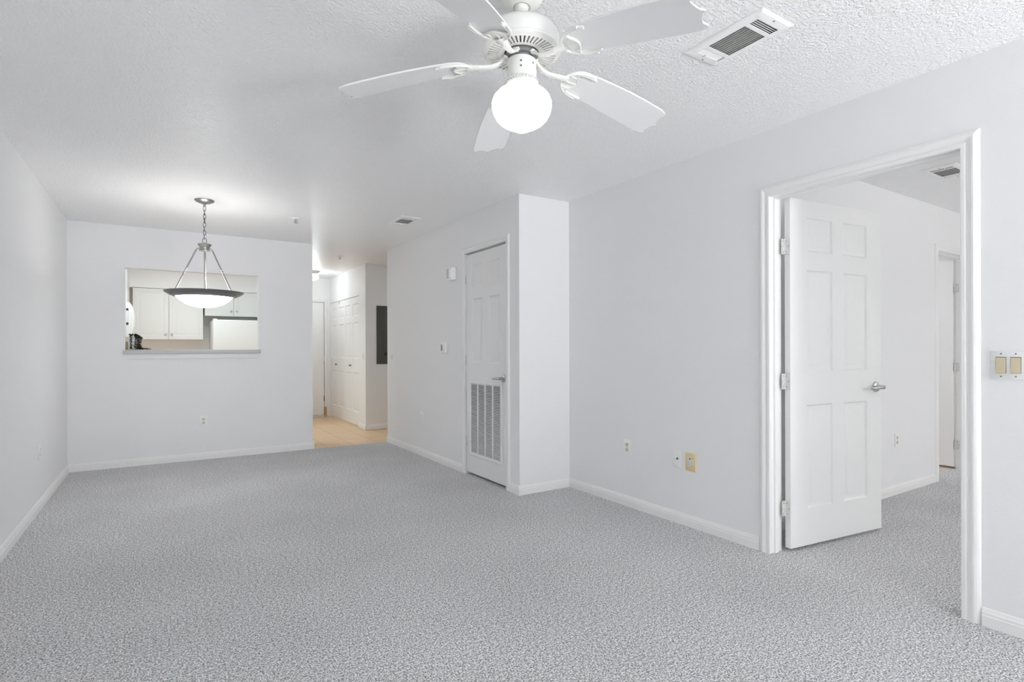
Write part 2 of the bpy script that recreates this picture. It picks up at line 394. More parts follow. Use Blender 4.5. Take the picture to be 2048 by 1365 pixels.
def lever(parent, x, z, dirn, y=0, side=-1):
    """lever handle: rose on the face at local y, side -1 faces local -Y"""
    m = Matrix.Translation((x, y, z)) @ (RX90 if side < 0 else Matrix.Rotation(-PI / 2, 4, 'X'))
    mb = MB(); mb.lathe([(0, 0), (.034, 0), (.034, .004), (.031, .009), (.020, .012), (.014, .014), (.013, .045), (0, .045)], 28, m)
    r = mb.build('door_handle', M_chrome, parent)
    mb = MB(); yy = y + side * .050
    pts = [(x + dirn * a, yy + side * b, z + c) for a, b, c in ((-.014, -.004, 0), (0, 0, 0), (.025, .003, .001), (.055, .004, -.001), (.085, .003, -.003), (.108, -.002, -.004), (.116, -.010, -.004))]
    mb.tube(pts, [.009, .0125, .012, .011, .010, .009, .007], 12)
    mb.build('lever', M_chrome, r)
    return r
def pieces(name, m, parent, prof, mats, n=10):
    """the same small turned piece at several places, each an object of its own"""
    for M in mats: MB().lathe(prof, n, M).build(name, m, parent)
def hinge(parent, x, y, z, leaf=None, name='hinge', m=None, h=.089, leafdir=((1, 0), (-1, 0)), lw=.03):
    """barrel at x,y; leaves run along leafdir from the barrel"""
    mb = MB(); m = m or M_hinge
    for k in range(5): mb.at((x, y, z + k * h / 5)).lathe([(0, .0006), (.0058, .0006), (.0062, .0012), (.0062, h / 5 - .0012), (.0058, h / 5 - .0006), (0, h / 5 - .0006)], 12)
    mb.at()
    o = mb.build(name, m, parent)
    for dx, dy in leafdir:
        mb = MB(); n = Vector((-dy, dx, 0)) * .0012; a = Vector((x, y, z)); b = a + Vector((dx, dy, 0)) * lw
        mb.mesh([a - n, b - n, b + n, a + n] + [p + Vector((0, 0, h)) for p in (a - n, b - n, b + n, a + n)], [(0, 1, 2, 3), (7, 6, 5, 4), (0, 4, 5, 1), (1, 5, 6, 2), (2, 6, 7, 3), (3, 7, 4, 0)])
        d = mb.build('hinge_leaf', m, o)
        for k, off in enumerate((.35, .72, .35)):
            c = a + Vector((dx, dy, 0)) * lw * (off + .12) + Vector((0, 0, h * (.15 + .35 * k)))
            rot = Vector((-dy, dx, 0)).to_track_quat('Z', 'Y').to_matrix().to_4x4()
            MB().lathe([(0, -.0018), (.003, -.0018), (.003, .0018), (0, .0018)], 8, Matrix.Translation(c) @ rot).build('screw', M_screw, o)
    return o

# utility door with return-air grille
W1 = D1[1] - D1[0] - .008; H1 = 2.047; Z1 = .022
d1 = struct(slab(W1, H1, .035, [p for p in six(W1, st=.118, mid=.115) if p[2] > .9], back=False).build('door_1', M_door),
            'white six-panel utility door with a louvred return grille in its lower half', 'door')
d1.location = (XC + .012, D1[1] - .004, Z1); d1.rotation_euler = (0, 0, -PI / 2)
lever(d1, W1 - .06, .93 - Z1, -1)
for zz in (1.775, 1.01, .245): hinge(d1, -.003, -.006, zz - .0, leafdir=((.6, .8), (-.6, .8)), lw=.012)
# grille: frame, mullions, louvres
gx0, gx1, gz0, gz1 = D1[1] - .004 - 4.560, D1[1] - .004 - 3.958, .186 - Z1, .894 - Z1
mb = MB(); fw = .030
pr = [(0, 0), (.003, .010), (.012, .012), (.026, .012), (.030, .008), (.030, 0)]
for (a0, e0), (a1, e1) in zip(pr, pr[1:]):
    P = lambda a, e: [(gx0 + a, -e, gz0 + a), (gx1 - a, -e, gz0 + a), (gx1 - a, -e, gz1 - a), (gx0 + a, -e, gz1 - a)]
    p, q = P(a0, e0), P(a1, e1)
    for i in range(4): mb.face([p[i], p[(i + 1) % 4], q[(i + 1) % 4], q[i]])
ix0, ix1, iz0, iz1 = gx0 + .034, gx1 - .034, gz0 + .034, gz1 - .034
mb.box(gx0 + fw, ix0 + .004, -.009, -.001, gz0 + fw, gz1 - fw); mb.box(ix1 - .004, gx1 - fw, -.009, -.001, gz0 + fw, gz1 - fw)
mb.box(ix0, ix1, -.009, -.001, gz0 + fw, iz0); mb.box(ix0, ix1, -.009, -.001, iz1, gz1 - fw)
for k in (1, 2, 3):
    x = ix0 + (ix1 - ix0) * k / 4; mb.box(x - .0075, x + .0075, -.0095, -.001, iz0, iz1)
gr = tag(mb.build('return_grille', M_door, d1), 'white stamped return-air grille of four louvre columns')
mb = MB(); ns = 46; st = (iz1 - iz0) / ns
for k in range(ns):
    z = iz0 + st * (k + .5)
    mb.mesh([(ix0, -.0088, z - .0024), (ix1, -.0088, z - .0024), (ix1, -.0015, z + .0040), (ix0, -.0015, z + .0040), (ix0, -.0082, z - .0030), (ix1, -.0082, z - .0030), (ix1, -.0009, z + .0034), (ix0, -.0009, z + .0034)],
            [(0, 1, 2, 3), (7, 6, 5, 4), (0, 4, 5, 1), (3, 2, 6, 7)])
mb.build('louver_panel', M_door, gr)
mb = MB(); mb.box(ix0, ix1, -.0007, -.0002, iz0, iz1); mb.build('grille_shade_sheet', M_void, gr)  # dark sheet painted as the shade between the louvres

# bedroom door standing open
W2, H2 = .858, 2.035
d2 = struct(slab(W2, H2, .035, six(W2, rows=((.218, .828), (1.025, 1.625), (1.733, 1.936)), st=.145, mid=.104)).build('door_2', M_door),
            'white six-panel bedroom door standing open beyond the right-hand doorway', 'door')
d2.location = (3.064, 1.800, .018); d2.rotation_euler = (0, 0, math.radians(-7.05))
lever(d2, W2 - .058, .914, -1); lever(d2, W2 - .058, .914, -1, y=.035, side=1)
for zz in (1.71, .925, .185): hinge(d2, -.011, .030, zz, leafdir=((.3, -.95), (-.95, -.1)), lw=.028)
mb = MB(); mb.box(W2 - .0005, W2 + .001, .006, .029, .885, .945); mb.build('latch_plate', M_chrome, d2)

# bathroom door, open ninety degrees into the bathroom
W3 = D3[1] - D3[0] - .01
d3 = struct(slab(W3, 2.02, .035, six(W3)).build('door_3', M_door), 'white bathroom door open inside the far bedroom doorway', 'door')
d3.location = (D3[1] - .030, YW + WT + .012 + W3, .018); d3.rotation_euler = (0, 0, -PI / 2)
for zz in (1.70, .93, .17): hinge(d3, W3 + .008, .030, zz, leafdir=((.05, -1), (1, 0)), lw=.032)
lever(d3, .06, .91, 1)

# entry door at the end of the hall
W4 = D4[1] - D4[0] - .012
d4 = struct(slab(W4, 1.975, .044, []).build('door_4', M_door), 'flat white entry door at the far end of the hall', 'door')
d4.location = (D4[0] + .004, YE + .010, .034)
for zz in (1.72, .93): hinge(d4, W4 + .004, -.006, zz, leafdir=((.7, .7), (-.7, .7)), lw=.016, h=.1)
tag(hinge(d4, W4 + .004, -.006, .235, leafdir=((.7, .7), (-.7, .7)), lw=.016, h=.1, m=M_rust), 'rusty brown lower hinge')
mb = MB(); mb.box(0, W4, -.008, .0, .0, .05, .002); mb.build('door_sweep', M_door, d4)
lever(d4, .06, .92, 1)
mb = MB(); mb.box(D4[0] - .0, D4[1], YE - .02, YE + .11, -.004, .022, .004); struct(mb.build('trim_6', M_hinge))

# bifold closet doors
L5 = D5[1] - D5[0]; half = (L5 - .012) / 2; lf = half / 2 - .0015
for i, (lab, kx) in enumerate((('white bifold closet door nearer the entry door, left of the pair', .44), ('white bifold closet door nearer the grey panel wall, right of the pair', .42 + .15))):
    e = thing('door_%d' % (5 + i), lab, 'door', (XP + .012, D5[1] - .004 - i * (half + .004), .020), -PI / 2); tag(e, kind='structure')
    for q in (0, 1):
        ps = [(.052, lf - .052, *r) for r in ((.20, .80), (1.02, 1.58), (1.68, 1.87))]
        p = slab(lf, 1.970, .028, ps).build('door_leaf', M_door, e); p.location = (q * (lf + .003), 0, 0)
        if q == 0:
            mb = MB(); mb.lathe([(0, 0), (.012, 0), (.008, .006), (.008, .014), (.016, .020), (.017, .027), (.012, .032), (0, .033)], 16, Matrix.Translation((lf - .04 if i == 0 else lf - .04, 0, .91)) @ RX90)
            mb.build('knob', M_screw, p)
        if i == 0 and q == 1:
            mb = MB(); mb.box(.09, .12, -.004, .0, 1.93, 1.965, .001); mb.build('pivot_bracket', M_chrome, p)

# windows behind the lens (the room's daylight)
def slider(name, x0, x1, z0, z1, label):
    e = thing(name, label, 'window', ((x0 + x1) / 2, YF - .06, z0), PI); tag(e, kind='structure')
    hw, h = (x1 - x0) / 2, z1 - z0
    mb = MB()
    for s in (0, 1):
        a, b = (-hw, .03) if s == 0 else (-.03, hw); y = -.02 if s == 0 else .02
        mb.box(a, a + .05, y - .018, y + .018, 0, h); mb.box(b - .05, b, y - .018, y + .018, 0, h)
        mb.box(a + .05, b - .05, y - .018, y + .018, 0, .06); mb.box(a + .05, b - .05, y - .018, y + .018, h - .05, h)
    mb.build('window_frame', M_trim, e)
    mb = MB(); mb.box(-hw + .04, -.01, -.022, -.018, .05, h - .04); mb.build('glass_pane', M_glass, e)
    mb = MB(); mb.box(.01, hw - .04, .018, .022, .05, h - .04); mb.build('glass_pane', M_glass, e)
slider('window_1', PW[0], PW[1], PW[2], PW[3], 'sliding glass patio door in the wall behind the viewpoint')
slider('window_2', BWN[0], BWN[1], BWN[2], BWN[3], 'sliding bedroom window in the wall behind the viewpoint')

# pass-through ledge
t = thing('pass_through_ledge', 'grey-white ledge along the bottom of the kitchen pass-through', 'ledge', (.312, YB, 1.15))
mb = MB(); mb.box(-.635, .636, -.030, WT + .20, -.010, .033, .004); mb.build('shelf', M_ledge, t)
mb = MB(); mb.box(-.600, .605, -.014, -.0005, -.062, -.010, .003); mb.build('apron', M_trim, t)

# ------------------------------------------------------------------ ceiling fan
FX, FY = 1.076, 1.612; FZ = CE
fan = thing('ceiling_fan', 'white five-blade ceiling fan with a glowing schoolhouse globe', 'ceiling fan', (FX, FY, FZ))
mb = MB(); mb.lathe([(0, 0), (.076, 0), (.078, -.006), (.074, -.022), (.060, -.038), (.042, -.047), (.033, -.050), (.031, -.049), (.026, -.044), (0, -.040)], 40); mb.build('canopy', M_fan, fan)
mb = MB(); mb.lathe([(0, -.036), (.020, -.038), (.025, -.048), (.022, -.060), (.013, -.066), (.013, -.150), (0, -.150)], 24); mb.build('downrod', M_fan, fan)
mb = MB(); mb.lathe([(0, -.108), (.035, -.108), (.040, -.116), (.085, -.122), (.118, -.133), (.131, -.150), (.134, -.168), (.134, -.196), (.139, -.201), (.139, -.208), (.134, -.212), (.128, -.213), (.120, -.206), (0, -.20)], 64)
mb.build('motor_housing', M_fan, fan)
mb = MB(); NS = 48; rs = [(.132, -.213), (.120, -.216), (.083, -.217), (.062, -.214)]
for i in range(NS):
    a0, a1, a2 = [2 * PI * (i + q) / NS for q in (0, .42, 1)]
    P = lambda k, a, dz=0: (rs[k][0] * math.cos(a), rs[k][0] * math.sin(a), rs[k][1] + dz)
    for k in (0, 2):
        mb.face([P(k, a0), P(k, a1), P(k + 1, a1), P(k + 1, a0)]); mb.face([P(k, a1), P(k, a2), P(k + 1, a2), P(k + 1, a1)])
    mb.face([P(1, a1), P(1, a2), P(2, a2), P(2, a1)])
    for a in (a1, a2): mb.face([P(1, a), P(1, a, .008), P(2, a, .008), P(2, a)])
mb.lathe([(.0625, -.214), (.060, -.206)], NS)
mb.build('vent_plate', M_fan, fan)
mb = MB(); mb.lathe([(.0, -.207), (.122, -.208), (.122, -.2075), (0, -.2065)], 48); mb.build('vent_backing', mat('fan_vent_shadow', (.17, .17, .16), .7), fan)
mb = MB(); mb.lathe([(0, -.205), (.058, -.205), (.058, -.222), (.050, -.226), (.043, -.228), (.043, -.250), (0, -.250)], 40); mb.build('flywheel', M_darkmetal, fan)
mb = MB(); mb.lathe([(0, -.236), (.046, -.236), (.051, -.240), (.052, -.246), (.052, -.300), (.049, -.306), (.046, -.307), (.044, -.303), (0, -.300)], 44)
sh = mb.build('switch_housing', M_fan, fan)
pieces('screw', M_screw, sh, [(0, 0), (.0035, 0), (.003, .002), (0, .0025)], [Matrix.Rotation(a, 4, 'Z') @ Matrix.Translation((.0518, 0, z)) @ Matrix.Rotation(PI / 2, 4, 'Y') for a, z in ((-2.2, -.262), (-2.2, -.280), (-1.3, -.262), (-.6, -.262), (2.9, -.270))])
mb = MB(); mb.lathe([(.040, -.303), (.047, -.304), (.055, -.309), (.057, -.316), (.055, -.325), (.050, -.328), (.046, -.328)], 48)
for i in range(34):
    a = 2 * PI * i / 34
    for sg in (-1, 1):
        mb.at().T = Matrix.Rotation(a, 4, 'Z') @ Matrix.Translation((.0565, 0, -.3165 + sg * .0035)) @ Matrix.Rotation(sg * .7, 4, 'X')
        mb.box(-.002, .003, -.0048, .0048, -.0016, .0016, .0012, 1)
mb.at(); mb.build('fitter_ring', mat('fitter_dimmed_white', (.66, .66, .64), .35), fan)  # white ring coloured darker to offset the globe's glare on it
mb = MB(); mb.lathe([(.047, -.322), (.050, -.332), (.066, -.340), (.086, -.353), (.100, -.369), (.1065, -.388), (.106, -.404), (.101, -.424), (.091, -.443), (.076, -.458), (.056, -.470), (.036, -.479), (.024, -.486), (.012, -.491), (0, -.492)], 56)
mb.build('glass_globe', M_globe, fan, angle=60)

ZR, DROOP = 2.190 - CE, .082
PITCH = math.radians(-11)
def dz(r): return ZR - DROOP * (max(0, r - .17) / .49) ** 1.25
def bend(x, y): return Vector((x, y, dz(x) + y * math.tan(PITCH) * min(1, max(0, (x - .10) / .08))))
def blade_mesh():
    mb = MB(); NT, NSg = 24, 22; top, bot = [], []
    def tipx(t):
        a = abs(t)
        if a < .62: return -.008 + .668 - .026 * (a / .62) ** .55 * (1.25 - .25 * (a / .62))
        return .634 + .010 * math.sin((a - .62) / .2 * PI / 2) if a < .82 else .644 - .030 * ((a - .82) / .18) ** 2.2
    for j in range(NT + 1):
        t = -1 + 2 * j / NT; t = math.copysign(abs(t) ** .85, t); x0 = .262 - .068 * math.sqrt(max(0, 1 - t * t * .98)); rowt, rowb = [], []
        for i in range(NSg + 1):
            s = i / NSg; x = x0 + (tipx(t) - x0) * s; wd = .058 + .017 * math.sin(min(1, s / .8) * PI / 2)
            p = bend(x, t * wd); rowb.append(mb.v(p)); rowt.append(mb.v(p + Vector((0, 0, .006))))
        top.append(rowt); bot.append(rowb)
    for j in range(NT):
        for i in range(NSg):
            mb.bm.faces.new([top[j][i], top[j][i + 1], top[j + 1][i + 1], top[j + 1][i]]); mb.bm.faces.new([bot[j][i], bot[j + 1][i], bot[j + 1][i + 1], bot[j][i + 1]])
    for i in range(NSg):
        mb.bm.faces.new([top[0][i], bot[0][i], bot[0][i + 1], top[0][i + 1]]); mb.bm.faces.new([top[NT][i], top[NT][i + 1], bot[NT][i + 1], bot[NT][i]])
    for j in range(NT):
        mb.bm.faces.new([top[j][0], top[j + 1][0], bot[j + 1][0], bot[j][0]]); mb.bm.faces.new([top[j][NSg], bot[j][NSg], bot[j + 1][NSg], top[j + 1][NSg]])
    return mb
def bracket_mesh():
    """arm that curls down from the flywheel, and a scalloped crescent under the blade root"""
    mb = MB()
    arm = [(.046, 0, -.224), (.058, 0, -.226), (.070, 0, -.236), (.085, 0, -.247), (.110, 0, -.254), (.150, 0, dz(.15) - .007), (.195, 0, dz(.195) - .006)]
    for (a, b) in zip(arm, arm[1:]):
        wa, wb = [(.010 + .012 * max(0, (p[0] - .13) / .06) if p[0] > .13 else .010) for p in (a, b)]
        pts = []
        for p, wd in ((a, wa), (b, wb)):
            for y, z in ((-wd, .002), (-wd * .6, -.006), (wd * .6, -.006), (wd, .002), (wd * .5, .005), (-wd * .5, .005)): pts.append((p[0], y, p[2] + z))
        mb.mesh(pts, [(i, (i + 1) % 6, 6 + (i + 1) % 6, 6 + i) for i in range(6)])
    mb.box(.036, .062, -.014, .014, -.226, -.219, .002)
    n = 20; outer, inner = [], []
    for i in range(n + 1):
        t = -1 + 2 * i / n; a = abs(t)
        y = .064 * math.sin(t * PI / 2)
        outer.append((.180 + .098 * (1 - math.cos(a * PI / 2)) ** 1.0, y))
        xi = .232 + .010 * math.cos(a * 5 * PI / 2 * .8) + (.055 * max(0, (a - .55) / .45) ** 1.3)
        inner.append((max(xi, outer[-1][0] + (.001 if a > .97 else .006)), y * (.97 - .12 * a ** 3)))
    off = -.0065
    lay = []
    for dzz in (0, off):
        lay.append(([mb.v(bend(x, y) + Vector((0, 0, dzz))) for x, y in outer], [mb.v(bend(x, y) + Vector((0, 0, dzz))) for x, y in inner]))
    (o0, i0), (o1, i1) = lay
    for k in range(n):
        mb.bm.faces.new([o0[k], o0[k + 1], i0[k + 1], i0[k]]); mb.bm.faces.new([o1[k], i1[k], i1[k + 1], o1[k + 1]])
        mb.bm.faces.new([o0[k], o1[k], o1[k + 1], o0[k + 1]]); mb.bm.faces.new([i0[k], i0[k + 1], i1[k + 1], i1[k]])
    for k in (0, n): mb.bm.faces.new([o0[k], i0[k], i1[k], o1[k]])
    z = Vector((0, 0, off - .001))
    mb.tube([bend(x, y) + z for x, y in outer], .0042, 8); mb.tube([bend(x, y) + z for x, y in inner], .0036, 8)
    for y in (-.030, 0, .030):
        k = min(range(n + 1), key=lambda q: abs(outer[q][1] - y)); a, b = outer[k], inner[k]
        mb.tube([bend(*a) + z, bend((a[0] + b[0]) / 2, (a[1] + b[1]) / 2 + .004) + z, bend(*b) + z], .0032, 6)
    return mb
b0 = blade_mesh().build('blade', M_blade, fan, angle=40); k0 = bracket_mesh().build('blade_bracket', M_fan, fan, angle=50)
PH = 2.485
for i in range(5):
    for src in (b0, k0):
        o = src if i == 0 else src.copy()
        if i: COL.objects.link(o); o.parent = fan
        o.rotation_euler = (0, 0, PH - i * 2 * PI / 5)

# ------------------------------------------------------------------ pendant lamp
PX, PYY = .307, 5.263
pen = thing('pendant_lamp', 'brushed-metal bowl pendant lamp hanging on a chain before the kitchen pass-through', 'pendant lamp', (PX, PYY, CE))
mb = MB(); mb.lathe([(0, 0), (.074, 0), (.075, -.004), (.068, -.012), (.045, -.024), (.022, -.031), (.012, -.034), (.010, -.040), (.012, -.052), (.006, -.056), (0, -.057)], 40); mb.build('canopy', M_nickel, pen)
zt, zb, nl = -.052, -.360, 9; pitch = (zt - zb) / nl
for i in range(nl):
    zc = zt - pitch * (i + .5); big = i == nl - 1
    hh = pitch / 2 + (.006 if not big else .010); ww = .0095 if not big else .016
    mb = MB(); mb.tube([((ww * math.sin(a)) if i % 2 == 0 else 0, 0 if i % 2 == 0 else ww * math.sin(a), zc + hh * math.cos(a)) for a in [2 * PI * q / 16 for q in range(16)]], .0024, 6, closed=True)
    mb.T = Matrix.Identity(4); o = mb.build('chain_link', M_chain, pen); o.rotation_euler = (0, 0, -yaw + .25)
mb = MB(); mb.tube([(.004, 0, -.05), (-.004, .003, -.15), (.004, -.002, -.25), (0, 0, -.37)], .0022, 6); mb.build('cord', M_plast, pen)
mb = MB(); mb.lathe([(0, -.356), (.008, -.358), (.010, -.366), (.050, -.369), (.053, -.372), (.050, -.378), (.040, -.392), (.036, -.406), (.036, -.414), (.042, -.418), (.040, -.427), (.020, -.430), (0, -.430)], 40); mb.build('hub', M_nickel, pen)
mb = MB(); mb.tube([(0, 0, -.425), (0, 0, -.80)], .0055, 12); mb.build('center_stem', M_nickel, pen)
ZRIM = 1.655 - CE
mb = MB(); mb.lathe([(.205, ZRIM - .010), (.240, ZRIM - .002), (.285, ZRIM + .012), (.295, ZRIM + .013), (.297, ZRIM + .010), (.290, ZRIM + .002), (.262, ZRIM - .016), (.232, ZRIM - .029), (.222, ZRIM - .033), (.214, ZRIM - .030), (.205, ZRIM - .010)], 72); mb.build('rim', M_pewter, pen)
mb = MB(); mb.lathe([(.216, ZRIM - .024), (.205, ZRIM - .038), (.180, ZRIM - .063), (.145, ZRIM - .088), (.100, ZRIM - .107), (.050, ZRIM - .118), (0, ZRIM - .121), (0, ZRIM - .117), (.05, ZRIM - .114), (.1, ZRIM - .103), (.143, ZRIM - .084), (.177, ZRIM - .060), (.201, ZRIM - .036), (.212, ZRIM - .024), (.216, ZRIM - .024)], 64)
mb.build('glass_bowl', M_bowl, pen, angle=60)
for q in range(3):
    a = -yaw - .07 + q * 2 * PI / 3; c, s = math.cos(a), math.sin(a)
    P = lambda r, z: (r * c, r * s, z)
    mb = MB(); mb.tube([P(.034, -.412), P(.050, -.410), P(.062, -.416), P(.070, -.430)], .0045, 8)
    a0, a1 = Vector(P(.070, -.428)), Vector(P(.236, ZRIM + .004)); mid = a0.lerp(a1, .5)
    mb.tube([a0, a0.lerp(a1, .455)], .0062, 10); mb.tube([a0.lerp(a1, .545), a1], .0062, 10); rod = mb.build('rod', M_nickel, pen)
    mb = MB()
    for f in (.455, .5, .545):
        p = a0.lerp(a1, f); mb.lathe([(0, -.008), (.006, -.006), (.0088, 0), (.006, .006), (0, .008)], 12, Matrix.Translation(p))
    mb.build('knuckle', M_nickel, rod)
    mb = MB(); mb.lathe([(0, -.012), (.006, -.010), (.008, 0), (.006, .008), (0, .01)], 12, Matrix.Translation(P(.262, ZRIM - .022))); mb.build('finial', M_screw, pen)
pieces('bulb', M_bulb, pen, [(0, 0), (.014, .004), (.022, .020), (.028, .042), (.022, .064), (.010, .073), (0, .075)], [Matrix.Translation((.085 * math.cos(q * 2.094), .085 * math.sin(q * 2.094), ZRIM - .082)) for q in range(3)], 16)
lamp('pendant_light', 'POINT', (0, 0, ZRIM + .03), 3.2, (1, .99, .97), radius=.11, parent=pen)

# ------------------------------------------------------------------ ceiling registers, sprinklers, hall light
def register(label, loc, rz, flip=1):
    e = thing('air_register', label, 'air vent', loc, rz, 'white ceiling air registers')
    hx, hy = .1015, .183; mb = MB(); pr = [(0, -.0005), (.004, -.006), (.012, -.009), (.036, -.011)]
    for (a0, z0), (a1, z1) in zip(pr, pr[1:]):
        P = lambda a, z: [(-hx + a, -hy + a, z), (hx - a, -hy + a, z), (hx - a, hy - a, z), (-hx + a, hy - a, z)]
        p, q = P(a0, z0), P(a1, z1)
        for i in range(4): mb.face([p[i], p[(i + 1) % 4], q[(i + 1) % 4], q[i]])
    ax, ay = hx - .036, hy - .036
    for y0, y1 in ((-.102, -.084), (.084, .102)): mb.box(-ax, ax, y0, y1, -.011, -.009)
    mb.box(-ax, ax, -ay - .004, -.139, -.011, -.009); mb.box(-ax, ax, .139, ay + .004, -.011, -.009)
    mb.build('register_frame', M_plast, e)
    mb = MB(); mb.box(-hx + .005, hx - .005, -hy + .005, hy - .005, -.0012, -.0006); mb.build('duct_shade_sheet', M_slotgrey, e)  # grey sheet on the uncut ceiling, painted as the shade behind the slats
    def slat(mb, c, axis, half, tilt, w=.0085):
        d = Vector((math.cos(tilt), 0, math.sin(tilt))) if axis == 'Y' else Vector((0, math.cos(tilt), math.sin(tilt)))
        l = Vector((0, half, 0)) if axis == 'Y' else Vector((half, 0, 0)); n = d.cross(l).normalized() * .0005; c = Vector(c); d = d * w / 2
        q = [c - d - l, c + d - l, c + d + l, c - d + l]
        mb.mesh([p + n for p in q] + [p - n for p in q], [(0, 1, 2, 3), (7, 6, 5, 4), (0, 4, 5, 1), (1, 5, 6, 2), (2, 6, 7, 3), (3, 7, 4, 0)])
    mb = MB()
    for i in range(10): slat(mb, (-ax + .0035 + i * (2 * ax) / 9.6, 0, -.0068), 'Y', .084, flip * .85)
    mb.build('center_louver', M_plast, e)
    mb = MB()
    for i in range(4): slat(mb, (0, .106 + i * .0095, -.0068), 'X', ax, -.62, .0088)
    mb.build('end_louver', M_plast, e)
    mb = MB()
    for i in range(4): slat(mb, (0, -.106 - i * .0095, -.0068), 'X', ax, .62, .0088)
    mb.build('end_louver', M_plast, e)
    mb = MB(); mb.box(-.022, -.018, .128, .150, -.016, -.010, .001); mb.build('damper_lever', M_plast, e)
    pieces('screw', M_screw, e, [(0, -.0125), (.003, -.012), (.004, -.010), (0, -.010)], [Matrix.Translation((0, y, 0)) for y in (-.163, .163)])
    return e
register('nearest white ceiling air register, beside the fan blade tips', (1.969, 1.380, CE), 0)
register('far ceiling air register between the ceiling sprinkler and the utility door wall', (1.995, 5.058, CE), 0)
register('ceiling air register seen through the bedroom doorway', (4.712, 1.60, CE), PI / 2, 1)

def sprinkler(label, x, y):
    e = thing('sprinkler_head', label, 'fire sprinkler', (x, y, CE), 0, 'pendent ceiling sprinklers')
    mb = MB(); mb.lathe([(0, -.0005), (.040, -.0005), (.040, -.003), (.030, -.008), (.018, -.010), (0, -.010)], 28); mb.build('escutcheon', M_plast, e)
    mb = MB(); mb.tube([(-.004, 0, -.008), (-.013, 0, -.016), (-.013, 0, -.028), (0, 0, -.040), (.013, 0, -.028), (.013, 0, -.016), (.004, 0, -.008)], .0025, 6); mb.lathe([(0, -.008), (.007, -.008), (.004, -.030), (0, -.036)], 12); mb.build('frame_arms', M_nickel, e)
    mb = MB(); mb.lathe([(0, -.040), (.018, -.041), (.020, -.043), (.016, -.045), (0, -.044)], 20); mb.build('deflector', M_chrome, e)
sprinkler('ceiling sprinkler head between the pendant and the far air register', 1.087, 5.526)
sprinkler('ceiling sprinkler head over the tiled hall', 2.030, 7.463)

hl = thing('hall_ceiling_light', 'small lit globe light on the hall ceiling before the entry door', 'ceiling light', (2.06, 9.10, CE))
mb = MB(); mb.lathe([(0, 0), (.085, 0), (.087, -.010), (.072, -.022), (.056, -.026), (.054, -.040), (0, -.040)], 36); mb.build('base_plate', M_nickel, hl)
mb = MB(); mb.lathe([(.048, -.036), (.062, -.052), (.074, -.075), (.075, -.098), (.066, -.122), (.045, -.140), (.02, -.148), (0, -.150)], 36); mb.build('glass_globe', M_globe, hl, angle=60)
lamp('hall_lamp', 'POINT', (0, 0, -.19), 6.2, (.88, .96, 1), radius=.06, parent=hl)

# ------------------------------------------------------------------ wall plates
def plate(mb, w_, h_, t_=.0055): mb.box(-w_ / 2, w_ / 2, -t_, -.0003, -h_ / 2, h_ / 2, .0022)
def outlet(label, loc, rz, mp=None, mr=None):
    e = thing('wall_outlet', label, 'wall outlet', loc, rz, 'white duplex wall outlets')
    mb = MB(); plate(mb, .070, .115); mb.build('cover_plate', mp or M_plast, e)
    for s in (-1, 1):
        mb = MB(); out = []
        for i in range(24):
            a = 2 * PI * i / 24; out.append((max(-.0165, min(.0165, .020 * math.cos(a))), .0142 * math.sin(a)))
        mb.at(m=Matrix.Translation((0, -.0048, s * .0195)) @ RX90).prism(out, 0, .0022)
        r = mb.build('receptacle', mr or M_ivory, e)
        for x in (-.0063, .0063): MB().box(x - .0014, x + .0014, -.0075, -.0068, s * .0195 + .0005, s * .0195 + .0085).build('slot', M_dark, r)
        MB().lathe([(0, 0), (.0027, 0), (.0027, .0007), (0, .0007)], 10, Matrix.Translation((0, -.0068, s * .0195 - .0065)) @ RX90).build('ground_slot', M_dark, r)
    mb = MB(); mb.lathe([(0, .0045), (.003, .0055), (.0028, .0062), (0, .0066)], 10, RX90); mb.build('screw', M_screw, e)
    return e
outlet('white duplex outlet on the back wall below the pass-through', (.381, YB, .414), 0)
outlet('white duplex outlet low on the left wall near the corner', (XL, 5.310, .424), PI / 2, mr=M_plast)
outlet('white duplex outlet on the side wall left of the louvred utility door', (XC, 5.650, .430), -PI / 2, mr=M_plast)
outlet('white duplex outlet on the right wall, first from the inside corner', (XR, 2.995, .441), -PI / 2)
outlet('white duplex outlet on the bedroom wall past the open door', (5.008, YW, .435), 0)

e = thing('cable_jack_plate', 'white wall plate with one coaxial jack next to the yellowed plate', 'wall plate', (XR, 2.518, .436), -PI / 2)
mb = MB(); plate(mb, .078, .118); mb.build('cover_plate', M_plast, e)
mb = MB(); mb.lathe([(0, .005), (.0075, .005), (.0075, .008), (.0048, .008), (.0048, .014), (.002, .014), (.002, .009), (0, .009)], 12, RX90); mb.build('coax_jack', M_screw, e)
pieces('screw', M_plast, e, [(0, .005), (.003, .0055), (0, .0065)], [Matrix.Translation((0, 0, z)) @ RX90 for z in (-.042, .042)])
e = thing('phone_jack_plate', 'yellowed plastic wall plate with an ivory insert near the bedroom doorway', 'wall plate', (XR, 2.408, .430), -PI / 2)
mb = MB(); mb.box(-.041, .041, -.010, -.0003, -.059, .059, .003); mb.build('cover_plate', M_yellow, e)
mb = MB(); mb.box(-.027, .027, -.0125, -.009, -.035, .037, .002)
ins = mb.build('insert', M_ivory, e)
mb = MB(); mb.box(-.006, .006, -.0131, -.0124, .018, .028); mb.build('jack_opening', M_lcd, ins)
pieces('screw', M_lcd, ins, [(0, 0), (.004, 0), (0, .002)], [Matrix.Translation((.020, -.0125, z)) @ RX90 for z in (.026, -.024)])
pieces('screw', M_yellow, e, [(0, .0095), (.003, .010), (0, .011)], [Matrix.Translation((0, 0, z)) @ RX90 for z in (-.047, .047)])

